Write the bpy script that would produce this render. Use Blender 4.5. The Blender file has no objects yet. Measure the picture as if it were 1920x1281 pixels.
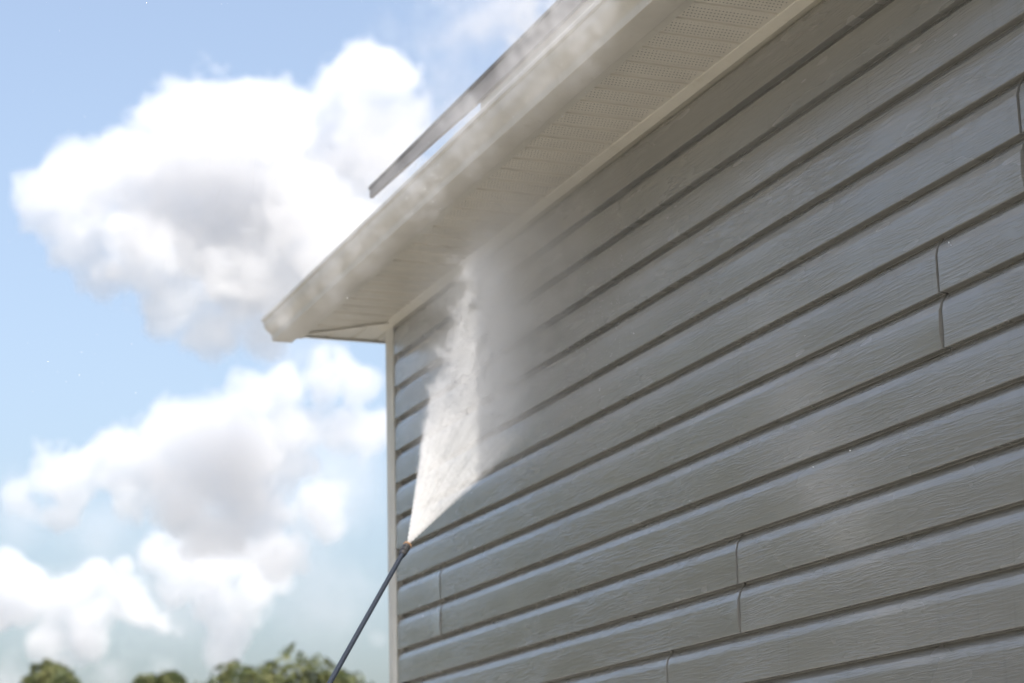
import bpy, bmesh, math, random
from mathutils import Vector, Matrix, noise as mnoise

random.seed(7)
R = math.radians
scene = bpy.context.scene
C = scene.collection

# ------------------------------------------------------------------ camera
H = 3.72                                   # soffit height above the ground
FPX = 3887.1                               # focal length in pixels of a 1920 px wide frame
PITCH, ROLL, YAW = 0.25493, -0.02693, 0.39126
CAM = Vector((7.4404, -2.5891, H - 2.1242))
FW = Vector((-math.cos(YAW) * math.cos(PITCH), math.sin(YAW) * math.cos(PITCH), math.sin(PITCH)))
_r = FW.cross(Vector((0, 0, 1))).normalized()
_u = _r.cross(FW)
RT = math.cos(ROLL) * _r + math.sin(ROLL) * _u
UP = -math.sin(ROLL) * _r + math.cos(ROLL) * _u
cam_data = bpy.data.cameras.new('camera')
cam = bpy.data.objects.new('camera', cam_data)
C.objects.link(cam)
cam.matrix_world = Matrix(((RT.x, UP.x, -FW.x, CAM.x), (RT.y, UP.y, -FW.y, CAM.y), (RT.z, UP.z, -FW.z, CAM.z), (0, 0, 0, 1)))
cam_data.sensor_width = 36.0
cam_data.lens = FPX / 1920 * 36.0
cam_data.clip_start = 0.05
cam_data.clip_end = 20000
cam_data.dof.use_dof = True
cam_data.dof.focus_distance = 4.75
cam_data.dof.aperture_fstop = 4.2
scene.camera = cam


def at(px, py, depth):
    """A point of the place: pixel of the 1920x1281 photograph at a distance along the lens axis."""
    return CAM + (FW + RT * ((px - 960) / FPX) - UP * ((py - 640.5) / FPX)) * depth


# ------------------------------------------------------------------ sky, sun, exposure
SUN_EL = R(54)
TO_SUN = Vector((math.cos(SUN_EL), 0.05 * math.sin(SUN_EL), math.sin(SUN_EL))).normalized()
world = bpy.data.worlds.new('World')
scene.world = world
world.use_nodes = True
wn = world.node_tree
wn.nodes.clear()
w_out = wn.nodes.new('ShaderNodeOutputWorld')
w_bg = wn.nodes.new('ShaderNodeBackground')
w_sky = wn.nodes.new('ShaderNodeTexSky')
w_sky.sky_type = 'NISHITA'
w_sky.sun_disc = False
w_sky.sun_elevation = math.asin(TO_SUN.z)
w_sky.sun_rotation = math.atan2(TO_SUN.x, TO_SUN.y)
w_sky.altitude = 100
w_sky.air_density = 1.25
w_sky.dust_density = 6.5
w_sky.ozone_density = 2.8
w_bg.inputs['Strength'].default_value = 0.13
w_hs = wn.nodes.new('ShaderNodeHueSaturation')          # sky colours evenly desaturated, less blue and teal all round
w_hs.inputs['Saturation'].default_value = 0.84
wn.links.new(w_sky.outputs[0], w_hs.inputs['Color'])
wn.links.new(w_hs.outputs[0], w_bg.inputs['Color'])
wn.links.new(w_bg.outputs[0], w_out.inputs['Surface'])

sun_data = bpy.data.lights.new('sun', 'SUN')
sun_data.energy = 2.45
sun_data.angle = R(0.53)
sun_data.color = (1.0, 0.95, 0.87)
sun = bpy.data.objects.new('sun', sun_data)
C.objects.link(sun)
sun.rotation_euler = (-TO_SUN).to_track_quat('-Z', 'Y').to_euler()
sun.location = TO_SUN * 50

scene.view_settings.view_transform = 'Standard'
scene.view_settings.look = 'None'
scene.view_settings.exposure = 1.1
scene.view_settings.gamma = 1.0
scene.view_settings.use_curve_mapping = False
scene.render.engine = 'CYCLES'
cy = scene.cycles
cy.use_denoising = True
cy.denoiser = 'OPENIMAGEDENOISE'
cy.max_bounces = 16
cy.diffuse_bounces = 3
cy.glossy_bounces = 3
cy.transparent_max_bounces = 16
cy.volume_bounces = 5
cy.volume_max_steps = 512
cy.sample_clamp_indirect = 6.0
cy.use_adaptive_sampling = True
cy.adaptive_threshold = 0.03


# ------------------------------------------------------------------ helpers
def tag(o, label=None, cat=None, group=None, kind=None):
    if label: o['label'] = label
    if cat: o['category'] = cat
    if group: o['group'] = group
    if kind: o['kind'] = kind
    return o


def link(name, data, parent=None):
    o = bpy.data.objects.new(name, data)
    C.objects.link(o)
    if parent is not None:
        o.parent = parent
    return o


def mesh_obj(name, verts, faces, mat, parent=None, smooth=None):
    me = bpy.data.meshes.new(name)
    me.from_pydata([tuple(v) for v in verts], [], faces)
    if mat: me.materials.append(mat)
    if smooth is not None:
        for p in me.polygons: p.use_smooth = True
        me.set_sharp_from_angle(angle=R(smooth))
    me.update()
    return link(name, me, parent)


def box(x0, x1, y0, y1, z0, z1):
    v = [(x, y, z) for x in (x0, x1) for y in (y0, y1) for z in (z0, z1)]
    f = [(0, 1, 3, 2), (4, 6, 7, 5), (0, 4, 5, 1), (2, 3, 7, 6), (0, 2, 6, 4), (1, 5, 7, 3)]
    return v, f


def bevel_box(name, x0, x1, y0, y1, z0, z1, mat, parent, w=0.002):
    v, f = box(x0, x1, y0, y1, z0, z1)
    me = bpy.data.meshes.new(name)
    bm = bmesh.new()
    vs = [bm.verts.new(p) for p in v]
    for q in f: bm.faces.new([vs[i] for i in q])
    bmesh.ops.recalc_face_normals(bm, faces=bm.faces)
    bmesh.ops.bevel(bm, geom=list(bm.edges), offset=w, segments=2, affect='EDGES', profile=0.5)
    bm.to_mesh(me); bm.free()
    me.materials.append(mat)
    return link(name, me, parent)


def extrude_profile(prof, xs, closed=True, dy=None):
    """prof: list of (y, z); one ring per x in xs; dy(x, i) -> (offset y, offset z)."""
    n = len(prof); v = []; f = []
    for x in xs:
        for i, (y, z) in enumerate(prof):
            oy, oz = dy(x, i) if dy else (0, 0)
            v.append((x, y + oy, z + oz))
    m = n if closed else n - 1
    for k in range(len(xs) - 1):
        for i in range(m):
            a = k * n + i; b = k * n + (i + 1) % n
            f.append((a, b, b + n, a + n))
    if closed:
        f.append(tuple(reversed(range(n))))
        f.append(tuple(range((len(xs) - 1) * n, len(xs) * n)))
    return v, f


def lathe(points, seg=20):
    """points: (radius, z) along +Z."""
    v = []; f = []; n = len(points)
    for s in range(seg):
        a = 2 * math.pi * s / seg
        for r, z in points: v.append((r * math.cos(a), r * math.sin(a), z))
    for s in range(seg):
        t = (s + 1) % seg
        for i in range(n - 1):
            f.append((s * n + i, t * n + i, t * n + i + 1, s * n + i + 1))
    f.append(tuple(reversed([s * n for s in range(seg)])))
    f.append(tuple(s * n + n - 1 for s in range(seg)))
    return v, f


# ---- node helpers
class NT:
    def __init__(self, tree): self.t = tree
    def new(self, kind, **kw):
        n = self.t.nodes.new(kind)
        for k, val in kw.items(): setattr(n, k, val)
        return n
    def put(self, sock, val):
        if isinstance(val, bpy.types.NodeSocket): self.t.links.new(val, sock)
        else: sock.default_value = val
    def m(self, op, a, b=None, c=None, clamp=False):
        n = self.new('ShaderNodeMath', operation=op); n.use_clamp = clamp
        for s, val in zip(n.inputs, (a, b, c)):
            if val is not None: self.put(s, val)
        return n.outputs[0]
    def add(self, a, b): return self.m('ADD', a, b)
    def sub(self, a, b): return self.m('SUBTRACT', a, b)
    def mul(self, a, b): return self.m('MULTIPLY', a, b)
    def div(self, a, b): return self.m('DIVIDE', a, b)
    def mx(self, a, b): return self.m('MAXIMUM', a, b)
    def mn(self, a, b): return self.m('MINIMUM', a, b)
    def smooth(self, x, a, b, lo=0.0, hi=1.0):
        n = self.new('ShaderNodeMapRange', interpolation_type='SMOOTHSTEP')
        n.clamp = True
        for i, val in enumerate((x, a, b, lo, hi)): self.put(n.inputs[i], val)
        return n.outputs[0]
    def lin(self, x, a, b, lo=0.0, hi=1.0):
        n = self.new('ShaderNodeMapRange'); n.clamp = True
        for i, val in enumerate((x, a, b, lo, hi)): self.put(n.inputs[i], val)
        return n.outputs[0]
    def vm(self, op, a, b=None):
        n = self.new('ShaderNodeVectorMath', operation=op)
        self.put(n.inputs[0], a)
        if b is not None:
            if op == 'SCALE': self.put(n.inputs['Scale'], b)
            else: self.put(n.inputs[1], b)
        return n.outputs['Value'] if op in ('LENGTH', 'DOT_PRODUCT', 'DISTANCE') else n.outputs['Vector']
    def xyz(self, v):
        n = self.new('ShaderNodeSeparateXYZ'); self.put(n.inputs[0], v)
        return n.outputs
    def vec(self, x, y, z):
        n = self.new('ShaderNodeCombineXYZ')
        for s, val in zip(n.inputs, (x, y, z)): self.put(s, val)
        return n.outputs[0]
    def noise(self, vec, scale=1.0, detail=2.0, rough=0.5, dist=0.0, color=False):
        n = self.new('ShaderNodeTexNoise'); n.noise_dimensions = '3D'
        self.put(n.inputs['Vector'], vec)
        n.inputs['Scale'].default_value = scale
        n.inputs['Detail'].default_value = detail
        n.inputs['Roughness'].default_value = rough
        n.inputs['Distortion'].default_value = dist
        return n.outputs[1] if color else n.outputs[0]


def material(name, color, rough=0.5, spec=0.5, metallic=0.0):
    m = bpy.data.materials.new(name)
    m.use_nodes = True
    nt = NT(m.node_tree)
    b = m.node_tree.nodes['Principled BSDF']
    b.inputs['Base Color'].default_value = (*color, 1)
    b.inputs['Roughness'].default_value = rough
    b.inputs['Specular IOR Level'].default_value = spec
    b.inputs['Metallic'].default_value = metallic
    return m, nt, b


def mixcol(nt, fac, a, b):
    n = nt.new('ShaderNodeMix', data_type='RGBA')
    nt.put(n.inputs[0], fac)
    for s, val in ((n.inputs[6], a), (n.inputs[7], b)):
        nt.put(s, val if isinstance(val, bpy.types.NodeSocket) else (*val, 1))
    return n.outputs[2]


def bump(nt, b, height, strength=0.5, dist=0.001):
    n = nt.new('ShaderNodeBump')
    n.inputs['Strength'].default_value = strength
    n.inputs['Distance'].default_value = dist
    nt.put(n.inputs['Height'], height)
    nt.put(b.inputs['Normal'], n.outputs[0])


def obj_co(nt): return nt.new('ShaderNodeTexCoord').outputs['Object']
def geo_pos(nt): return nt.new('ShaderNodeNewGeometry').outputs['Position']


# ------------------------------------------------------------------ materials
def vinyl_siding():
    m, nt, b = material('vinyl_siding', (0.29, 0.285, 0.26), 0.34, 0.5)
    p = geo_pos(nt)
    info = nt.new('ShaderNodeObjectInfo')
    rnd = info.outputs['Random']
    x, y, z = nt.xyz(p)
    xo = nt.add(x, nt.mul(rnd, 37.0))
    # embossed wood grain: long wavering ridges
    warp = nt.noise(nt.vec(nt.mul(xo, 3.2), 0.0, nt.mul(z, 7.0)), 1.0, 2.0, 0.5)
    zz = nt.add(z, nt.mul(nt.sub(warp, 0.5), 0.03))
    g1 = nt.noise(nt.vec(nt.mul(xo, 14.0), rnd, nt.mul(zz, 200.0)), 1.0, 2.0, 0.6)
    patch = nt.smooth(nt.noise(nt.vec(nt.mul(xo, 2.2), rnd, nt.mul(z, 6.0)), 1.0, 2.0, 0.5), 0.3, 0.7, 0.25, 1.0)
    h = nt.mul(nt.smooth(g1, 0.40, 0.66), patch)
    bump(nt, b, h, 1.0, 0.0010)
    b2 = nt.new('ShaderNodeBump'); b2.inputs['Strength'].default_value = 1.0; b2.inputs['Distance'].default_value = 0.00036
    nt.put(b2.inputs['Height'], h); nt.put(b.inputs['Coat Normal'], b2.outputs[0])
    # dirt and water marks
    big = nt.noise(nt.vec(nt.mul(xo, 1.1), 0.0, nt.mul(z, 2.6)), 1.0, 4.0, 0.6)
    streak = nt.noise(nt.vec(nt.mul(xo, 38.0), 0.0, nt.mul(z, 2.2)), 1.0, 3.0, 0.6)
    c = mixcol(nt, nt.smooth(big, 0.3, 0.75), (0.262, 0.254, 0.230), (0.296, 0.287, 0.261))
    c = mixcol(nt, nt.smooth(streak, 0.56, 0.8, 0.0, 0.35), c, (0.19, 0.184, 0.165))
    c = mixcol(nt, nt.mul(rnd, 0.22), c, (0.21, 0.205, 0.19))
    nt.put(b.inputs['Base Color'], c)
    b.inputs['Coat Weight'].default_value = 1.0; b.inputs['Coat Roughness'].default_value = 0.14; b.inputs['Coat IOR'].default_value = 1.5
    wet = nt.smooth(nt.noise(nt.vec(nt.mul(xo, 1.6), 3.0, nt.mul(z, 7.0)), 1.0, 3.0, 0.6), 0.35, 0.68, 0.16, 0.32)
    nt.put(b.inputs['Roughness'], wet)
    return m


def painted_metal(name, col, rough=0.42):
    m, nt, b = material(name, col, rough, 0.5)
    p = geo_pos(nt)
    n1 = nt.noise(p, 3.0, 4.0, 0.6)
    x, y, z = nt.xyz(p)
    n2 = nt.noise(nt.vec(nt.mul(x, 24.0), nt.mul(y, 24.0), nt.mul(z, 5.0)), 1.0, 4.0, 0.65)
    d = tuple(k * 0.8 for k in col)
    c = mixcol(nt, nt.smooth(n1, 0.35, 0.75, 0.0, 0.6), col, d)
    c = mixcol(nt, nt.smooth(n2, 0.55, 0.8, 0.0, 0.4), c, (col[0] * 0.68, col[1] * 0.64, col[2] * 0.55))
    nt.put(b.inputs['Base Color'], c)
    nt.put(b.inputs['Roughness'], nt.lin(n1, 0.3, 0.7, rough - 0.1, rough + 0.12))
    bump(nt, b, nt.noise(p, 7.0, 2.0), 0.15, 0.004)
    return m


def perforated(name, col):
    """Vented soffit: staggered 3 mm holes really let light through into the dark attic."""
    m, nt, b = material(name, col, 0.5, 0.4)
    p = geo_pos(nt)
    x, y, z = nt.xyz(p)
    gx = nt.div(x, 0.0170); gy = nt.div(y, 0.0105)
    row = nt.m('FLOOR', gx)
    odd = nt.m('MODULO', nt.add(row, 1000.0), 2.0)
    fx = nt.sub(nt.m('FRACT', gx), 0.5)
    fy = nt.sub(nt.m('FRACT', nt.add(gy, nt.mul(odd, 0.5))), 0.5)
    d = nt.m('SQRT', nt.add(nt.mul(nt.mul(fx, fx), 2.6), nt.mul(fy, fy)))
    # holes only in the middle 2/3 of each 4 inch strip
    u = nt.m('FRACT', nt.add(nt.div(x, 0.1016), 50.0))
    band = nt.m('LESS_THAN', nt.m('ABSOLUTE', nt.sub(u, 0.5)), 0.36)
    yin = nt.mul(nt.m('GREATER_THAN', y, -0.302), nt.m('LESS_THAN', y, -0.07))
    hole = nt.mul(nt.mul(nt.m('LESS_THAN', d, 0.19), band), yin)
    n1 = nt.noise(p, 4.0, 4.0, 0.6)
    c = mixcol(nt, nt.smooth(n1, 0.35, 0.75, 0.0, 0.7), col, tuple(k * 0.84 for k in col))
    nt.put(b.inputs['Base Color'], c)
    tr = nt.new('ShaderNodeBsdfTransparent')
    mix = nt.new('ShaderNodeMixShader')
    nt.put(mix.inputs[0], hole)
    nt.t.links.new(b.outputs[0], mix.inputs[1]); nt.t.links.new(tr.outputs[0], mix.inputs[2])
    nt.t.links.new(mix.outputs[0], nt.t.nodes['Material Output'].inputs['Surface'])
    return m


M_SIDING = vinyl_siding()
CREAM = (0.68, 0.64, 0.555)
M_TRIM = painted_metal('cream_trim', CREAM, 0.45)
M_GUTTER = painted_metal('gutter_paint', (0.62, 0.58, 0.505), 0.36)
M_SOFFIT = perforated('vented_soffit', (0.74, 0.69, 0.595))
M_ATTIC_SHADE = material('attic_shade_board', (0.05, 0.045, 0.04), 0.9)[0]
M_BROWN = painted_metal('brown_fascia', (0.20, 0.165, 0.14), 0.5)
M_SHEATH = material('wall_sheathing', (0.03, 0.028, 0.025), 0.9)[0]


def shingle_mat():
    m, nt, b = material('asphalt_shingle', (0.07, 0.065, 0.06), 0.9)
    p = geo_pos(nt)
    n = nt.noise(p, 60.0, 3.0, 0.6)
    nt.put(b.inputs['Base Color'], mixcol(nt, n, (0.04, 0.037, 0.035), (0.11, 0.10, 0.09)))
    bump(nt, b, n, 0.5, 0.003)
    return m


M_SHINGLE = shingle_mat()


# ------------------------------------------------------------------ ground
def ground_mat():
    m, nt, b = material('pale_ground', (0.1, 0.11, 0.05), 0.95)  # unseen ground, kept pale grey to bounce light up to the soffit
    p = geo_pos(nt)
    n1 = nt.noise(p, 0.35, 5.0, 0.6); n2 = nt.noise(p, 30.0, 3.0, 0.7)
    c = mixcol(nt, nt.smooth(n1, 0.3, 0.7), (0.21, 0.205, 0.185), (0.29, 0.28, 0.255))
    c = mixcol(nt, nt.smooth(n2, 0.4, 0.7, 0, 0.5), c, (0.135, 0.13, 0.11))
    nt.put(b.inputs['Base Color'], c)
    bump(nt, b, n2, 0.8, 0.03)
    return m


S = 6000
ground = mesh_obj('ground', [(-S, -S, 0), (S, -S, 0), (S, S, 0), (-S, S, 0)], [(0, 1, 2, 3)], ground_mat())
tag(ground, kind='structure')
# ------------------------------------------------------------------ house
XE = 9.2                                    # far end of the house, behind the camera
house = link('house', None)
tag(house, 'grey vinyl sided house with cream corner trim, vented eave and gutter', 'house')

E5 = 0.127                                  # exposure of one siding course


def course_profile():
    # (outward, downward) of one Dutch lap course
    return [(-0.001, -0.004), (0.0010, -0.002), (0.0012, 0.0012), (0.0054, 0.0066), (0.0104, 0.0132), (0.0150, 0.0196),
            (0.0164, 0.0220), (0.0190, 0.0308), (0.0216, 0.0396), (0.0218, 0.0408), (0.0224, 0.085), (0.0230, 0.1220), (0.0231, 0.1246),
            (0.0225, 0.1264), (0.0208, 0.1270), (0.0030, 0.1268), (-0.001, 0.1268)]


wall = mesh_obj('wall', *box(-0.06, XE, 0.002, 0.12, 0.0, H + 0.2), M_SHEATH, house)
joints = {0: [4.75], 1: [5.3], 2: [0.47, 4.05], 3: [3.707], 4: [0.48, 4.14], 5: [2.705], 6: [2.27, 5.9], 7: [1.3, 4.9], 8: [3.1, 6.7]}
prof = course_profile()
N_COURSE = int(H / E5)
for k in range(N_COURSE):
    row = k // 2
    cuts = [0.010] + joints.get(row, [random.uniform(0.6, 3.4), random.uniform(4.4, 7.0)]) + [XE]
    ztop = H - k * E5 + 0.004
    pz = [(-d, ztop - v) for d, v in prof]
    for s in range(len(cuts) - 1):
        x0, x1 = cuts[s], cuts[s + 1]
        x0 = x0 + 0.0065 if s > 0 else x0          # narrow open joint to its neighbour
        last = s == len(cuts) - 2
        xs = [x0]
        q = x0 + 0.18
        while q < x1 - 0.2:
            xs.append(q); q += 0.22
        if not last: xs += [x1 - 0.12, x1 - 0.06, x1 - 0.025, x1]
        else: xs.append(x1)
        ph = random.uniform(0, 100)
        odd = k % 2
        lift = random.uniform(0.0008, 0.0016) + (0.0012 if odd else 0.0)
        jl, jr = random.uniform(0.6, 1.2), random.uniform(0.6, 1.2)

        def dy(x, i, x0=x0, x1=x1, last=last, ph=ph, lift=lift, odd=odd):
            d, v = prof[i]
            if d < 0: return (0, 0)
            w = mnoise.noise(Vector((x * 1.3 + ph, 0, 0))) * 0.0009
            oz = mnoise.noise(Vector((x * 0.9 + ph, 9, 0))) * 0.0007
            if not last:
                t = max(0.0, 1 - (x1 - x) / 0.13)
                w += lift * t * t * (1.0 + (1.4 * math.sin(min(1, max(0, (v - 0.03) / 0.095)) * math.pi) if odd else 0.25 * math.sin(v * 30)))
            return (-w, oz)
        v, f = extrude_profile(pz, xs, True, dy)
        npf = len(prof)
        for i, (d, vv) in enumerate(prof):       # the ends are not cut dead straight
            bow = math.sin(min(1, max(0, (vv - 0.02) / 0.105)) * math.pi)
            if not last:
                q = v[-npf + i]; v[-npf + i] = (q[0] - (0.0045 if odd else 0.0008) * bow * jl, q[1], q[2])
            if s > 0:
                q = v[i]; v[i] = (q[0] + (0.0015 if odd else 0.0004) * bow * jr, q[1], q[2])
        mesh_obj('siding_plank', v, f, M_SIDING, wall, 13)

# corner post: two legs, rounded lip, recessed pocket for the siding ends
cp = [(-0.085, -0.024), (-0.082, -0.027), (-0.006, -0.027), (-0.0005, -0.0245), (0.0, -0.021), (-0.003, -0.0195), (-0.018, -0.019), (-0.020, -0.004), (0.010, -0.004), (0.010, 0.0), (-0.058, 0.0), (-0.058, 0.09), (-0.085, 0.09)]
v = []; n = len(cp)
for z in (0.02, H + 0.010):
    v += [(x, y, z) for x, y in cp]
f = [(i, (i + 1) % n, (i + 1) % n + n, i + n) for i in range(n)] + [tuple(range(n)), tuple(reversed(range(n, 2 * n)))]
M_POST = painted_metal('post_vinyl', (0.74, 0.715, 0.65), 0.4)
post = mesh_obj('corner_post', v, f, M_POST, house, 30)
# fold line of the post, a shallow rib down its face
mesh_obj('post_rib', *box(-0.030, -0.024, -0.0285, -0.026, 0.03, H - 0.002), M_POST, post)

# rear and gable walls keep the attic and the inside dark
mesh_obj('gable_wall', *box(-0.058, 0.06, 0.122, 7.0, 0.0, H + 0.2), M_SHEATH, house)
mesh_obj('rear_wall', *box(-0.058, XE, 7.0, 7.12, 0.0, H + 0.2), M_SHEATH, house)

# wall channel under the soffit
M_CHANNEL = painted_metal('channel_paint', (0.70, 0.655, 0.55), 0.45)
mesh_obj('wall_channel', *extrude_profile([(-0.058, H + 0.0066), (-0.056, H + 0.0045), (-0.027, H - 0.0055), (-0.0235, H - 0.0040), (-0.0005, H - 0.0012), (-0.0005, H + 0.016), (-0.058, H + 0.016)], [-0.084, 2.9, 5.8, XE]), M_CHANNEL, house, 20)
# soffit: four inch strips with a groove between, running out from the wall
soffit = link('soffit', None, house)


def soffit_strip(x0, w, ya, yb, z):
    g = 0.008
    pr = [(0.0, 0.009), (g * 0.35, 0.0080), (g * 0.7, 0.0008), (g, 0.0), (w - g, 0.0), (w - g * 0.6, 0.0008), (w - 0.0006, 0.009)]
    v = []; n = len(pr)
    for y in (ya, yb):
        v += [(x0 + a, y, z + b) for a, b in pr]
    f = [(i, i + n, i + 1 + n, i + 1) for i in range(n - 1)]
    return v, f


W4 = 0.1016
k0 = -1
x = 0.0 - 3 * W4
me_strip = None
while x < XE - W4:
    if me_strip is None:
        v, f = soffit_strip(0, W4, -0.316, -0.050, 0)
        o = mesh_obj('soffit_panel', v, f, M_SOFFIT, soffit)
        me_strip = o.data
    else:
        o = link('soffit_panel', me_strip, soffit)
    o.location = (x, 0, H + 0.0075 + random.uniform(-0.0008, 0.0008))
    if x < -0.262:                               # ripped narrow against the gable fascia
        o.location.x = -0.260; o.scale.x = 0.56
    o.rotation_euler = (random.uniform(-0.003, 0.003), random.uniform(-0.004, 0.004), 0)
    x += W4
# gable side: strips turned to run out from the gable wall
M_PLAINSOF = painted_metal('plain_soffit', (0.70, 0.665, 0.58), 0.5)
gs = None
y = -0.316
while y < 6.9:
    if gs is None:
        v, f = soffit_strip(0, W4, 0, 0.185, 0)
        v = [(b_, a_, c_) for a_, b_, c_ in v]
        f = [tuple(reversed(q)) for q in f]
        o = mesh_obj('gable_soffit_panel', v, f, M_PLAINSOF, soffit); gs = o.data
    else:
        o = link('gable_soffit_panel', gs, soffit)
    o.location = (-0.262, y, H + 0.0035)
    if y < -0.06:                                # cut to the mitre at the corner
        o.data = o.data.copy()
        for vt in o.data.vertices:
            if vt.co.x > 0.1:
                vt.co.x = 0.262 + 0.02 + (y + vt.co.y + 0.052) * 0.9586
    y += W4
# mitre cover between the two soffits
mv = []
a = Vector((0.022, -0.050, 0)); b_ = Vector((-0.235, -0.318, 0)); t = (b_ - a).normalized(); nn = Vector((-t.y, t.x, 0)) * 0.009
for z in (H - 0.0005, H + 0.003):
    mv += [a + nn + Vector((0, 0, z)), b_ + nn + Vector((0, 0, z)), b_ - nn + Vector((0, 0, z)), a - nn + Vector((0, 0, z))]
mesh_obj('mitre_cover', mv, [(3, 2, 1, 0), (4, 5, 6, 7), (0, 1, 5, 4), (1, 2, 6, 5), (2, 3, 7, 6), (3, 0, 4, 7)], M_TRIM, soffit)
# dark board added above the vents, its colour standing for attic shade
mesh_obj('attic_shade_board', *box(-0.05, XE, -0.33, 0.3, H + 0.06, H + 0.07), M_ATTIC_SHADE, soffit)

# fascia with its turned-in lip, along the eave and the gable
pf = [(-0.350, H + 0.13), (-0.350, H - 0.006), (-0.346, H - 0.0085), (-0.314, H - 0.007), (-0.314, H - 0.004), (-0.343, H - 0.004), (-0.343, H + 0.13)]
xs = [-0.268] + [i * 0.5 for i in range(0, 19)]
fascia = mesh_obj('fascia', *extrude_profile(pf, xs), M_TRIM, house, 30)
pg = [(-0.268, H + 0.13), (-0.268, H - 0.002), (-0.264, H - 0.0035), (-0.250, H - 0.003), (-0.250, H - 0.001), (-0.261, H - 0.001), (-0.261, H + 0.13)]
v = []; n = len(pg)
for y in (-0.342, 6.9): v += [(a_, y, b2) for a_, b2 in pg]
f = [(i, i + n, (i + 1) % n + n, (i + 1) % n) for i in range(n)] + [tuple(range(n)), tuple(reversed(range(n, 2 * n)))]
mesh_obj('gable_fascia', v, f, M_TRIM, house, 30)

# K-style gutter
outer = [(0.0, 0.078), (0.0, -0.0225), (0.003, -0.025), (0.078, -0.025), (0.0815, -0.0235), (0.083, -0.020), (0.0835, -0.006), (0.0845, -0.002),
         (0.089, 0.004), (0.097, 0.0105), (0.106, 0.0175), (0.113, 0.026), (0.1165, 0.036), (0.1175, 0.046), (0.1185, 0.050), (0.1245, 0.0515), (0.1265, 0.054),
         (0.1270, 0.060), (0.1270, 0.066), (0.1255, 0.0685), (0.1215, 0.0690), (0.1195, 0.0665), (0.1195, 0.0560)]
inner = [(d - 0.0016 if d > 0.05 else d + 0.0016, z + (0.0016 if z < -0.02 else 0.0)) for d, z in reversed(outer[:-7])]
gp = [(-0.3525 - d, H + z) for d, z in outer + inner]
xs = [-0.272 + i * 0.35 for i in range(28)]


def gut_wob(x, i):
    return (mnoise.noise(Vector((x * 0.8, 3, 0))) * 0.0022, mnoise.noise(Vector((x * 0.6, 7, 0))) * 0.002)


gutter = mesh_obj('gutter', *extrude_profile(gp, xs, True, gut_wob), M_GUTTER, house, 32)
cap = [(-0.3525 - d * 1.005, H + z) for d, z in outer[:19]]
mesh_obj('end_cap', *extrude_profile(cap, [-0.2745, -0.2715]), M_GUTTER, gutter, 30)

# roof over it all: deck with drip edge and shingle courses
PITCH_R = math.atan(5 / 12)
roof = link('roof', None, house)


def roof_z(y): return H + 0.095 + (y + 0.375) * math.tan(PITCH_R)


ridge = 3.5
for side in (0, 1):
    ys = (-0.375, ridge) if side == 0 else (7.4, ridge)
    v = [(-0.30, ys[0], roof_z(-0.375)), (XE + 0.2, ys[0], roof_z(-0.375)), (XE + 0.2, ys[1], roof_z(ridge)), (-0.30, ys[1], roof_z(ridge))]
    v += [(a_, b2, c2 + 0.02) for a_, b2, c2 in v]
    mesh_obj('roof_deck', v, [(3, 2, 1, 0), (4, 5, 6, 7), (0, 1, 5, 4), (1, 2, 6, 5), (2, 3, 7, 6), (3, 0, 4, 7)], M_SHINGLE, roof)

# raised roof section: its eave runs above the gutter, its left overhang stands clear against the sky
upper = link('upper_roof', None, house)
YU = -0.19
zt0, zb0 = H + 0.474, H + 0.442
v = []
X0U, X1U = 0.215, 1.33
for x, zb in ((X0U, zb0), (X1U, H + 0.412), (XE, H + 0.412)):
    for y in (YU + 0.004, YU + 0.016):
        v += [(x, y, zt0), (x, y, zb)]
f = []
for s in (0, 4):
    f += [(s, s + 1, s + 5, s + 4), (s + 2, s + 6, s + 7, s + 3), (s, s + 4, s + 6, s + 2), (s + 1, s + 3, s + 7, s + 5)]
f += [(0, 2, 3, 1), (8, 9, 11, 10)]
mesh_obj('eave_board', v, f, M_BROWN, upper)
for xa, xb, yb in ((X0U - 0.006, X1U + 0.02, YU + 0.018), (X1U + 0.021, XE, 3.0)):
    rise = (yb - YU) * 0.4
    v = [(xa, YU, zt0 + 0.0015), (xb, YU, zt0 + 0.0015), (xb, yb, zt0 + 0.0015 + rise), (xa, yb, zt0 + 0.0015 + rise)]
    v += [(a_, b2, c2 + 0.012) for a_, b2, c2 in v]
    mesh_obj('shingle_edge', v, [(3, 2, 1, 0), (4, 5, 6, 7), (0, 1, 5, 4), (1, 2, 6, 5), (2, 3, 7, 6), (3, 0, 4, 7)], M_SHINGLE, upper)
mesh_obj('knee_wall', *box(X1U + 0.03, XE, YU + 0.018, YU + 0.08, H + 0.13, H + 0.47), M_TRIM, upper)

# ------------------------------------------------------------------ pressure washer wand
def along(name, a, b, prof_pts, mat, parent, seg=20, smooth=40):
    v, f = lathe(prof_pts, seg)
    o = mesh_obj(name, v, f, mat, parent, smooth)
    return o


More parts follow.
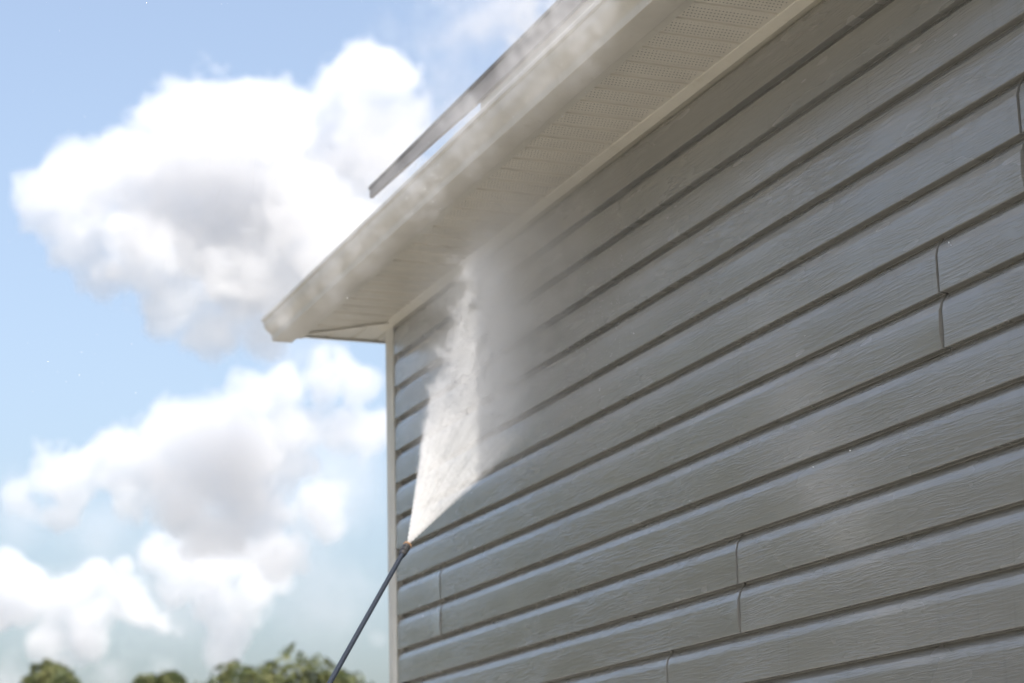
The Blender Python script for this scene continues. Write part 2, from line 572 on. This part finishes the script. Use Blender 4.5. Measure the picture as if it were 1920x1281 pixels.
NOZ = at(764, 1022, 5.62)
LOW = at(618, 1281, 5.62 * 0.88)
wdir = (NOZ - LOW).normalized()
length = (NOZ.z - 0.02) / wdir.z
wand = link('pressure_washer_wand', None)
wand.location = NOZ - wdir * length
wand.rotation_euler = wdir.to_track_quat('Z', 'Y').to_euler()
tag(wand, 'long grey metal spray wand with black coupling and brass nozzle below the water jet', 'wand')
M_TUBE = material('wand_tube', (0.016, 0.022, 0.034), 0.5, 0.35)[0]
M_BLACK = material('black_coupling', (0.025, 0.025, 0.027), 0.45)[0]
M_BRASS = material('brass', (0.33, 0.20, 0.11), 0.45, 0.5, 0.5)[0]
L = length
along('tube', None, None, [(0.0064, 0.0), (0.0064, L - 0.058)], M_TUBE, wand)
along('grip', None, None, [(0.008, 0.0), (0.017, 0.01), (0.018, 0.05), (0.016, 0.2), (0.017, 0.33), (0.009, 0.36)], M_BLACK, wand)
cp_ = along('coupling', None, None, [(0.007, L - 0.062), (0.0092, L - 0.060), (0.0098, L - 0.050), (0.0098, L - 0.044), (0.0112, L - 0.0435), (0.0112, L - 0.030), (0.0104, L - 0.0295), (0.0104, L - 0.026), (0.0118, L - 0.0255), (0.0118, L - 0.012), (0.0104, L - 0.0105)], M_BLACK, wand)
tip = along('nozzle_tip', None, None, [(0.0085, L - 0.012), (0.0100, L - 0.0105), (0.0104, L - 0.002), (0.0085, L + 0.001), (0.004, L + 0.0015), (0.003, L - 0.002)], M_BRASS, wand)
for q in range(10):
    a_ = 2 * math.pi * q / 10
    v, f = box(-0.0016, 0.0016, -0.0012, 0.0012, L - 0.010, L + 0.0008)
    o = mesh_obj('tip_rib', v, f, M_BRASS, tip)
    o.location = (0.0105 * math.cos(a_), 0.0105 * math.sin(a_), 0); o.rotation_euler = (0, 0, a_)

# ------------------------------------------------------------------ volumes made of fields
def field_volume(name, lo, hi, res, mat, build, matrix=None, step=0.0):
    tree = bpy.data.node_groups.new(name, 'GeometryNodeTree')
    tree.interface.new_socket('Geometry', in_out='OUTPUT', socket_type='NodeSocketGeometry')
    nt = NT(tree)
    out = nt.new('NodeGroupOutput')
    vc = nt.new('GeometryNodeVolumeCube')
    vc.inputs['Min'].default_value = lo; vc.inputs['Max'].default_value = hi
    for s, r_ in zip(('Resolution X', 'Resolution Y', 'Resolution Z'), res): vc.inputs[s].default_value = r_
    pos = nt.new('GeometryNodeInputPosition').outputs[0]
    nt.put(vc.inputs['Density'], build(nt, pos))
    sm = nt.new('GeometryNodeSetMaterial'); sm.inputs['Material'].default_value = mat
    tree.links.new(vc.outputs[0], sm.inputs[0]); tree.links.new(sm.outputs[0], out.inputs[0])
    vol = bpy.data.volumes.new(name)
    vol.materials.append(mat)
    vol.render.space = 'WORLD'; vol.render.step_size = step
    o = link(name, vol)
    md = o.modifiers.new('field', 'NODES'); md.node_group = tree
    if matrix is not None: o.matrix_world = matrix
    return o


def volume_mat(name, density, color=(1, 1, 1), aniso=0.0, absorb=None):
    m = bpy.data.materials.new(name); m.use_nodes = True
    t = m.node_tree; t.nodes.clear()
    out = t.nodes.new('ShaderNodeOutputMaterial')
    pv = t.nodes.new('ShaderNodeVolumePrincipled')
    pv.inputs['Color'].default_value = (*color, 1)
    pv.inputs['Density'].default_value = density
    pv.inputs['Anisotropy'].default_value = aniso
    t.links.new(pv.outputs[0], out.inputs['Volume'])
    return m


# ---- the fan of water: a thin sheet standing square to the wall
SHK = 0.05


def on_shadow(px, py):
    d = at(px, py, 1.0) - CAM
    nrm = Vector((0, 1, -SHK)); dd = -0.48 - SHK * 0.06 - SHK * H
    return CAM + d * ((dd - CAM.dot(nrm)) / d.dot(nrm))


S1, S2 = on_shadow(897, 905), on_shadow(887, 580)
nrm = (S1 - NOZ).cross(S2 - NOZ).normalized()


def on_sheet(px, py):
    d = at(px, py, 1.0) - CAM
    return CAM + d * ((NOZ - CAM).dot(nrm) / d.dot(nrm))


eL = (on_sheet(800, 760) - NOZ).normalized()
eR = (on_sheet(892, 908) - NOZ).normalized()
ax = (eL + eR).normalized()
lat = nrm.cross(ax).normalized()
half = math.acos(max(-1, min(1, eL.dot(eR)))) / 2
if eL.dot(lat) < 0: lat = -lat; nrm = -nrm
nz = ax.cross(lat)
fan_mat = Matrix(((ax.x, lat.x, nz.x, NOZ.x), (ax.y, lat.y, nz.y, NOZ.y), (ax.z, lat.z, nz.z, NOZ.z), (0, 0, 0, 1)))


def fan_field(nt, pos):
    x, y, z = nt.xyz(pos)
    r = nt.m('SQRT', nt.add(nt.mul(x, x), nt.mul(y, y)))
    th = nt.m('ARCTAN2', y, x)
    wob = nt.sub(nt.noise(nt.vm('ADD', pos, (3.1, 0, 0)), 9.0, 4.0, 0.6), 0.5)
    wob2 = nt.sub(nt.noise(pos, 26.0, 4.0, 0.7), 0.5)
    zz = nt.add(z, nt.mul(wob, nt.mul(r, 0.10)))
    sig = nt.add(0.0045, nt.mul(r, 0.034))
    q = nt.div(zz, sig)
    g = nt.m('EXPONENT', nt.mul(nt.mul(q, q), -1.0))
    # lateral window, sharper next to the tip
    edge = nt.sub(half, nt.m('ABSOLUTE', th))
    edge = nt.sub(edge, nt.smooth(r, 0.3, 0.95, 0.0, 0.09))
    edge = nt.add(edge, nt.mul(nt.add(wob, nt.mul(wob2, 0.9)), nt.mul(nt.smooth(r, 0.12, 0.85), 0.42)))
    win = nt.smooth(edge, nt.mul(r, -0.06), nt.add(0.03, nt.mul(r, 0.05)))
    # streaks along the rays, billows further out
    st = nt.noise(nt.vec(nt.mul(th, 22.0), nt.mul(r, 2.2), nt.mul(z, 30.0)), 1.0, 4.0, 0.68)
    st = nt.smooth(st, 0.28, 0.72, 0.45, 1.35)
    bl = nt.noise(nt.vm('MULTIPLY', pos, (0.75, 1.2, 1.0)), 9.0, 5.0, 0.68, 0.4)
    thr = nt.smooth(r, 0.42, 1.14, -0.25, 0.50)
    bl = nt.smooth(bl, thr, nt.add(thr, 0.30))
    fall = nt.div(0.030, nt.add(0.02, nt.mul(r, nt.add(0.5, r))))
    d = nt.mul(nt.mul(nt.mul(g, win), nt.mul(st, bl)), nt.mn(fall, 1.0))
    yw = nt.add(NOZ.y, nt.add(nt.mul(x, ax.y), nt.add(nt.mul(y, lat.y), nt.mul(z, nz.y))))
    d = nt.mul(d, nt.smooth(yw, -0.33, -0.55))
    d = nt.mul(d, nt.smooth(th, -0.1, 0.35, 0.85, 1.7))
    gr = nt.noise(pos, 95.0, 2.0, 0.6)
    d = nt.mul(d, nt.smooth(gr, 0.3, 0.7, nt.smooth(r, 0.1, 0.6, 0.9, 0.25), 1.6))
    return nt.mul(d, nt.smooth(r, 1.15, 0.85))


M_SPRAY = volume_mat('spray_water', 330.0, (1.0, 1.0, 1.0), 0.0)
spray = field_volume('water_spray', (0.0, -0.55, -0.075), (1.22, 0.55, 0.075), (300, 260, 46), M_SPRAY, fan_field, fan_mat, 0.012)
tag(spray, 'white fan of pressurised water rising from the wand tip to the eave', 'water spray', kind='stuff')

# ---- drifting mist against the wall, under the soffit and over the gutter
MC = Vector((1.6, -0.55, H - 0.15))


PUFFS = [(525, 595, .7), (560, 575, .7), (612, 520, .9), (650, 505, .8), (690, 445, 1.0), (745, 420, .9), (790, 350, 1.1), (845, 320, 1.0), (880, 245, 1.2), (935, 205, 1.2),
         (985, 130, 1.3), (1040, 120, 1.2), (1090, 40, 1.3), (930, 80, 1.2), (1000, 30, 1.3), (850, 180, 1.1)]


def mist_field(nt, pos):
    p = nt.vm('ADD', pos, tuple(MC))
    def blob(c, rad):
        d = nt.vm('LENGTH', nt.vm('DIVIDE', nt.vm('SUBTRACT', p, tuple(c)), tuple(rad)))
        return nt.smooth(d, 1.0, 0.0)
    n1 = nt.noise(p, 2.6, 5.0, 0.6, 0.6)
    n2 = nt.noise(nt.vm('MULTIPLY', p, (0.8, 1.0, 1.1)), 5.0, 5.0, 0.6, 0.5)
    wisp = nt.mul(nt.smooth(n1, 0.36, 0.66, 0.2, 1.0), nt.smooth(n2, 0.53, 0.68, 0.03, 1.0))
    wall_m = nt.add(nt.mul(blob((1.36, -0.15, H - 0.44), (0.80, 0.32, 0.54)), 1.9), nt.mul(blob((1.75, -0.20, H - 0.20), (0.85, 0.30, 0.34)), 0.8))
    wall_m = nt.mul(wall_m, nt.smooth(n1, 0.25, 0.65, 0.45, 1.0))
    wall_m = nt.mul(wall_m, nt.smooth(n2, 0.38, 0.62, 0.2, 1.35))
    eave_m = nt.mul(blob((1.35, -0.62, H + 0.06), (2.2, 0.22, 0.32)), 2.5)
    eave_m = nt.add(eave_m, nt.mul(blob((2.2, -0.45, H + 0.30), (1.5, 0.4, 0.45)), 2.6))
    eave_m = nt.add(eave_m, nt.mul(blob((0.9, -0.55, H - 0.10), (1.1, 0.25, 0.30)), 0.5))
    n3 = nt.noise(nt.vm('MULTIPLY', p, (1.0, 1.0, 0.8)), 24.0, 4.0, 0.62, 1.2)
    pu = None
    for px_, py_, ry in PUFFS[::2]:
        d_ = at(px_, py_, 1.0) - CAM
        c_ = CAM + d_ * ((-0.57 - CAM.y) / d_.y)
        b_ = blob(c_, (0.20 * ry, 0.10, 0.17 * ry))
        pu = b_ if pu is None else nt.add(pu, b_)
    pu = nt.mul(nt.mul(pu, 3.6), nt.smooth(n3, 0.47, 0.66, 0.0, 1.0))
    return nt.add(nt.add(wall_m, nt.mul(eave_m, wisp)), pu)


M_MIST = volume_mat('mist', 2.6, (1.0, 0.99, 0.98), 0.3)
mist = field_volume('water_mist', (-2.1, -0.5, -1.0), (2.1, 0.68, 1.0), (190, 60, 100), M_MIST, mist_field, Matrix.Translation(MC), 0.08)
tag(mist, 'pale drifting mist between the grey siding and the gutter', 'mist', kind='stuff')

# ------------------------------------------------------------------ clouds
def cloud(name, label, blobs, depth, dens, res_m, seed, amp=1.0, soft=0.22, thick=1.0, group=None, aniso=0.25, albedo=0.94):
    rnd = random.Random(seed)
    sc_ = depth / FPX
    pts = []
    for b in blobs:
        px, py, r_ = b[:3]
        wgt = b[3] if len(b) > 3 else 1.0
        pts.append((at(px, py, depth + rnd.uniform(-0.6, 0.6) * r_ * sc_), r_ * sc_, wgt))
    cen = sum((q[0] for q in pts), Vector()) / len(pts)
    mg = 1.35
    lo = [min(q[0][i] - q[1] * mg for q in pts) - cen[i] for i in range(3)]
    hi = [max(q[0][i] + q[1] * mg for q in pts) - cen[i] for i in range(3)]
    unit = 100 * sc_

    def build(nt, pos):
        wr = nt.noise(pos, 0.55 / unit, 3.0, 0.55, color=True)
        pw = nt.vm('ADD', pos, nt.vm('SCALE', nt.vm('SUBTRACT', wr, (0.5, 0.5, 0.5)), 1.1 * unit))
        n1 = nt.sub(nt.noise(pos, 1.3 / unit, 7.0, 0.66), 0.5)
        n2 = nt.sub(nt.noise(nt.vm('ADD', pos, (50, 0, 0)), 0.6 / unit, 2.0, 0.5), 0.5)
        D = None
        for c_, r_, wgt in pts:
            d = nt.vm('DISTANCE', pw, tuple(c_ - cen))
            s = nt.m('MULTIPLY_ADD', d, -1.0 / r_, 1.0)
            if wgt != 1.0: s = nt.mul(s, wgt)
            if D is None: D = s
            else:
                n = nt.new('ShaderNodeMath', operation='SMOOTH_MAX')
                nt.put(n.inputs[0], D); nt.put(n.inputs[1], s); n.inputs[2].default_value = 0.3
                D = n.outputs[0]
        D = nt.add(D, nt.mul(nt.add(nt.mul(n1, 1.7), nt.mul(n2, 0.8)), amp))
        return nt.smooth(D, 0.12, 0.12 + soft)
    res = [max(8, int((h - l) / res_m)) for l, h in zip(lo, hi)]
    o = field_volume(name, lo, hi, res, volume_mat(name, dens, (albedo, albedo + 0.006, albedo + 0.02), aniso), build, Matrix.Translation(cen), res_m * 4.0)
    tag(o, label, 'cloud', group)
    return o


G = 'clouds in the sky behind the house'
cloud('cumulus_cloud', 'big bright billowing white cloud at upper left behind the gutter end',
      [(85, 370, 70), (160, 350, 90), (150, 440, 80), (190, 510, 70), (250, 330, 100), (270, 470, 110), (350, 260, 115), (350, 400, 130),
       (330, 560, 80), (440, 230, 115), (470, 380, 150), (450, 520, 120), (560, 250, 110), (590, 390, 140), (700, 150, 95), (735, 140, 70), (690, 270, 120),
       (640, 190, 80), (400, 620, 70), (760, 230, 70), (560, 520, 110), (640, 460, 110), (500, 610, 70, .7), (590, 590, 60, .6)],
      900, 0.06, 1.2, 3, 1.0, 0.13, group=G, albedo=0.93)


cloud('drifting_cloud', 'long ragged white cloud in the middle of the sky below the gutter end',
      [(40, 935, 45, .8), (130, 890, 75), (205, 865, 65), (110, 960, 50), (270, 880, 80), (335, 830, 80), (405, 790, 80), (475, 745, 70), (550, 725, 60), (420, 860, 105),
       (330, 930, 90), (480, 850, 90), (250, 960, 55), (555, 870, 55), (610, 715, 60, .8), (670, 720, 60, .8), (715, 790, 50, .8), (480, 940, 90, .85), (560, 800, 75, .85), (640, 790, 70, .8), (590, 960, 70, .7), (390, 1010, 80, .8), (520, 1040, 70, .7)],
      1000, 0.07, 1.4, 11, 1.15, 0.18, group=G)
cloud('cumulus_cloud', 'small low white cloud at the lower left edge above the trees',
      [(10, 1080, 50), (45, 1125, 65), (-20, 1150, 70), (100, 1130, 50), (150, 1110, 45), (192, 1075, 45), (235, 1068, 34), (170, 1170, 60, .7), (250, 1160, 70, .6), (90, 1195, 50, .8), (300, 1190, 60, .5)],
      1100, 0.08, 1.5, 5, 1.0, 0.18, group=G)
cloud('drifting_cloud', 'thin torn white cloud low in the sky left of the wand',
      [(300, 1050, 50, .7), (340, 1100, 55), (400, 1120, 60), (470, 1120, 60), (430, 1180, 50), (520, 1095, 45, .8), (500, 1030, 70, .6), (400, 1030, 70, .6), (410, 1215, 30)],
      1200, 0.06, 1.6, 23, 1.2, 0.25, group=G)
cloud('cloud_veil', 'thin pale veil of cloud between the ragged clouds and the house corner',
      [(450, 950, 250), (610, 900, 180), (120, 1150, 140), (40, 960, 110), (340, 1110, 170), (600, 1120, 160), (200, 1010, 130), (560, 680, 110), (480, 560, 110)],
      1350, 0.010, 4.0, 41, 0.9, 0.9, group=G)
cloud('horizon_cloud', 'flat pale cloud bank just above the treetops',
      [(20, 1275, 60, .8), (110, 1272, 55, .8), (210, 1270, 55, .8), (310, 1278, 50, .8), (410, 1285, 50, .8), (520, 1290, 50, .8), (640, 1290, 50, .8), (718, 1200, 32, .8)],
      1500, 0.02, 2.5, 31, 1.0, 0.6, group=G)


# ------------------------------------------------------------------ trees beyond
def leaf_mat():
    m, nt, b = material('leaves', (0.09, 0.12, 0.03), 0.6, 0.3)
    rn = nt.noise(geo_pos(nt), 1.7, 3.0, 0.6)
    c = mixcol(nt, nt.smooth(rn, 0.35, 0.65), (0.065, 0.085, 0.032), (0.14, 0.145, 0.055))
    nt.put(b.inputs['Base Color'], c)
    tl = nt.new('ShaderNodeBsdfTranslucent'); nt.put(tl.inputs[0], c)
    mix = nt.new('ShaderNodeMixShader'); mix.inputs[0].default_value = 0.35
    nt.t.links.new(b.outputs[0], mix.inputs[1]); nt.t.links.new(tl.outputs[0], mix.inputs[2])
    nt.t.links.new(mix.outputs[0], nt.t.nodes['Material Output'].inputs['Surface'])
    return m


M_LEAF = leaf_mat()
M_BARK = material('bark', (0.10, 0.08, 0.06), 0.9)[0]


def tree(px, py, depth, width, seed, label, lobes=9, leaves=5200, leaf=0.17):
    rnd = random.Random(seed)
    top = at(px, py, depth)
    h = top.z
    root = link('tree', None); root.location = (top.x, top.y, 0)
    tag(root, label, 'tree', 'trees beyond the house')
    cz = h * 0.62
    pts = [(Vector((0, 0, h - width * 0.34)), width * 0.34)]
    for i in range(lobes):
        a_ = rnd.uniform(0, 6.283); t_ = rnd.uniform(-0.55, 0.75)
        rr = width * 0.5 * math.sqrt(max(0.05, 1 - t_ * t_)) * rnd.uniform(0.55, 0.95)
        rad = width * rnd.uniform(0.2, 0.34)
        z_ = min(cz + t_ * h * 0.33, h - rad * 1.05 - rr * 0.35)
        pts.append((Vector((rr * math.cos(a_), rr * math.sin(a_), z_)), rad))
    # trunk and limbs
    bm = bmesh.new()
    def limb(a, b, r0, r1, seg=7):
        d = (b - a); q = d.to_track_quat('Z', 'Y').to_matrix()
        rings = []
        for k in range(5):
            c_ = a + d * (k / 4) + Vector((rnd.uniform(-1, 1), rnd.uniform(-1, 1), 0)) * (0.06 * d.length if 0 < k < 4 else 0) * 0.5
            r_ = r0 + (r1 - r0) * k / 4
            rings.append([bm.verts.new(c_ + q @ Vector((r_ * math.cos(6.283 * s / seg), r_ * math.sin(6.283 * s / seg), 0))) for s in range(seg)])
        for k in range(4):
            for s in range(seg):
                bm.faces.new((rings[k][s], rings[k][(s + 1) % seg], rings[k + 1][(s + 1) % seg], rings[k + 1][s]))
    limb(Vector((0, 0, -0.1)), Vector((0.1, 0.05, h * 0.5)), width * 0.05, width * 0.03)
    limb(Vector((0.1, 0.05, h * 0.5)), pts[0][0], width * 0.03, width * 0.008)
    for c_, r_ in pts[1:]:
        limb(Vector((0.05, 0.02, h * rnd.uniform(0.28, 0.55))), c_, width * 0.018, width * 0.006, 5)
    me = bpy.data.meshes.new('trunk'); bm.to_mesh(me); bm.free(); me.materials.append(M_BARK)
    link('trunk', me, root)
    v = []; f = []
    tot = sum(r_ ** 2 for _, r_ in pts)
    for c_, r_ in pts:
        for _ in range(int(leaves * r_ ** 2 / tot)):
            d = Vector((rnd.gauss(0, 1), rnd.gauss(0, 1), rnd.gauss(0, 1))).normalized()
            k = mnoise.noise(d * 2.2 + c_) * 0.28 + 1.0
            p_ = c_ + d * r_ * k * rnd.uniform(0.45, 1.0) ** 0.5
            n_ = (d + Vector((rnd.gauss(0, .6), rnd.gauss(0, .6), rnd.gauss(0.3, .6)))).normalized()
            t1 = n_.orthogonal().normalized(); t1.rotate(Matrix.Rotation(rnd.uniform(0, 6.28), 3, n_)); t2 = n_.cross(t1)
            w_ = leaf * rnd.uniform(0.6, 1.3); i0 = len(v)
            v += [p_ - t1 * w_, p_ + t2 * w_ * 0.5, p_ + t1 * w_, p_ - t2 * w_ * 0.5 + n_ * w_ * 0.15]
            f.append((i0, i0 + 1, i0 + 2, i0 + 3))
    mesh_obj('crown', v, f, M_LEAF, root)
    return root


tree(98, 1240, 66, 2.6, 1, 'round topped tree at the lower left corner, standing alone')
tree(277, 1264, 82, 2.0, 2, 'faint narrow treetop, left of the pair in the middle')
tree(320, 1256, 84, 2.0, 3, 'faint narrow treetop, right of the pair in the middle')
tree(445, 1240, 68, 3.6, 4, 'dark green tree left of the biggest tree')
tree(552, 1219, 64, 4.4, 5, 'biggest yellow green tree, just left of the wand', 12, 7000)

# unseen trees left of the view, added to darken the siding's reflections
rw = random.Random(77)
v = []; f = []
for k in range(26):
    az = R(203 + k * 3.4 + rw.uniform(-1, 1)); dist = rw.uniform(20, 27)
    cx_, cy_ = 2.0 + dist * math.cos(az), dist * math.sin(az)
    hh = rw.uniform(8.5, 12.5); wd = rw.uniform(2.2, 3.4)
    for _ in range(900):
        t_ = rw.random() ** 0.8
        a_ = rw.uniform(0, 6.283); prof_r = wd * (0.75 + 0.5 * math.sin(t_ * 3.0)) * (1 - t_ ** 4) * rw.uniform(0.6, 1.05)
        p_ = Vector((cx_ + prof_r * math.cos(a_), cy_ + prof_r * math.sin(a_), hh * t_))
        n_ = Vector((math.cos(a_) + rw.gauss(0, .5), math.sin(a_) + rw.gauss(0, .5), rw.gauss(0.4, .5))).normalized()
        t1 = n_.orthogonal().normalized(); t1.rotate(Matrix.Rotation(rw.uniform(0, 6.28), 3, n_)); t2 = n_.cross(t1)
        w_ = rw.uniform(0.25, 0.55); i0 = len(v)
        v += [p_ - t1 * w_, p_ + t2 * w_ * 0.7, p_ + t1 * w_, p_ - t2 * w_ * 0.7]
        f.append((i0, i0 + 1, i0 + 2, i0 + 3))
tag(mesh_obj('unseen_trees', v, f, M_LEAF), 'dense green trees out of view, added for their dark reflection in the wet siding', 'unseen_trees', kind='stuff')

# ------------------------------------------------------------------ flying drops
M_DROP = material('glint_white', (0.92, 0.93, 0.94), 0.12, 0.6)[0]  # opaque white: the sun's glint is put into the base colour
rd = random.Random(12)
bm = bmesh.new()


def drop(p, r_, st=1.0):
    m4 = Matrix.Translation(p) @ Matrix.Diagonal((r_, r_, r_ * st, 1))
    bmesh.ops.create_icosphere(bm, subdivisions=1, radius=1.0, matrix=m4)


for _ in range(520):
    px = rd.gauss(960, 260); py = 430 - (px - 700) * 0.85 + rd.gauss(0, 90)
    if not (0 < px < 1500 and -20 < py < 720): continue
    drop(at(px, py, rd.uniform(5.0, 6.2)), abs(rd.gauss(0, 0.0005)) + 0.00025)
for _ in range(330):
    px = rd.uniform(0, 820); py = rd.uniform(0, 1281)
    drop(at(px, py, rd.uniform(4.6, 7.2)), abs(rd.gauss(0, 0.0004)) + 0.0002, rd.choice((1, 1, 2.2)))
for _ in range(26):
    px = rd.uniform(760, 1700); py = rd.uniform(250, 1000)
    drop(at(px, py, rd.uniform(3.9, 4.9)), abs(rd.gauss(0, 0.0003)) + 0.00015)
for px_, py_, r_ in ((1594, 845, .0022), (1525, 876, .0024), (1779, 455, .002), (1783, 460, .0014), (1100, 880, .001), (1250, 800, .0009)):  # specks resting on the siding; the close pair at right is a bug
    d_ = at(px_, py_, 1.0) - CAM
    drop(CAM + d_ * ((-0.0215 - CAM.y) / d_.y), r_)
OCT = [(1, 0, 0), (-1, 0, 0), (0, 1, 0), (0, -1, 0), (0, 0, 1), (0, 0, -1)]
OCF = [(0, 2, 4), (2, 1, 4), (1, 3, 4), (3, 0, 4), (2, 0, 5), (1, 2, 5), (3, 1, 5), (0, 3, 5)]
for _ in range(9000):
    r_ = 0.12 + 1.1 * rd.random() ** 0.8
    th = rd.gauss(0.12, half * 0.75)
    if abs(th) > half + 0.16 * r_: continue
    z_ = rd.gauss(0, 0.006 + 0.045 * r_)
    c_ = fan_mat @ Vector((r_ * math.cos(th), r_ * math.sin(th), z_))
    if c_.y > -0.06: continue
    k_ = 0.00025 + abs(rd.gauss(0, 0.00035))
    vs = [bm.verts.new(c_ + Vector(o_) * k_) for o_ in OCT]
    for t_ in OCF: bm.faces.new([vs[i_] for i_ in t_])
me = bpy.data.meshes.new('water_drops'); bm.to_mesh(me); bm.free()
for p_ in me.polygons: p_.use_smooth = True
me.materials.append(M_DROP)
drops = link('water_drops', me)
tag(drops, 'tiny white-painted water drops flying off around the gutter and the spray', 'water drops', kind='stuff')
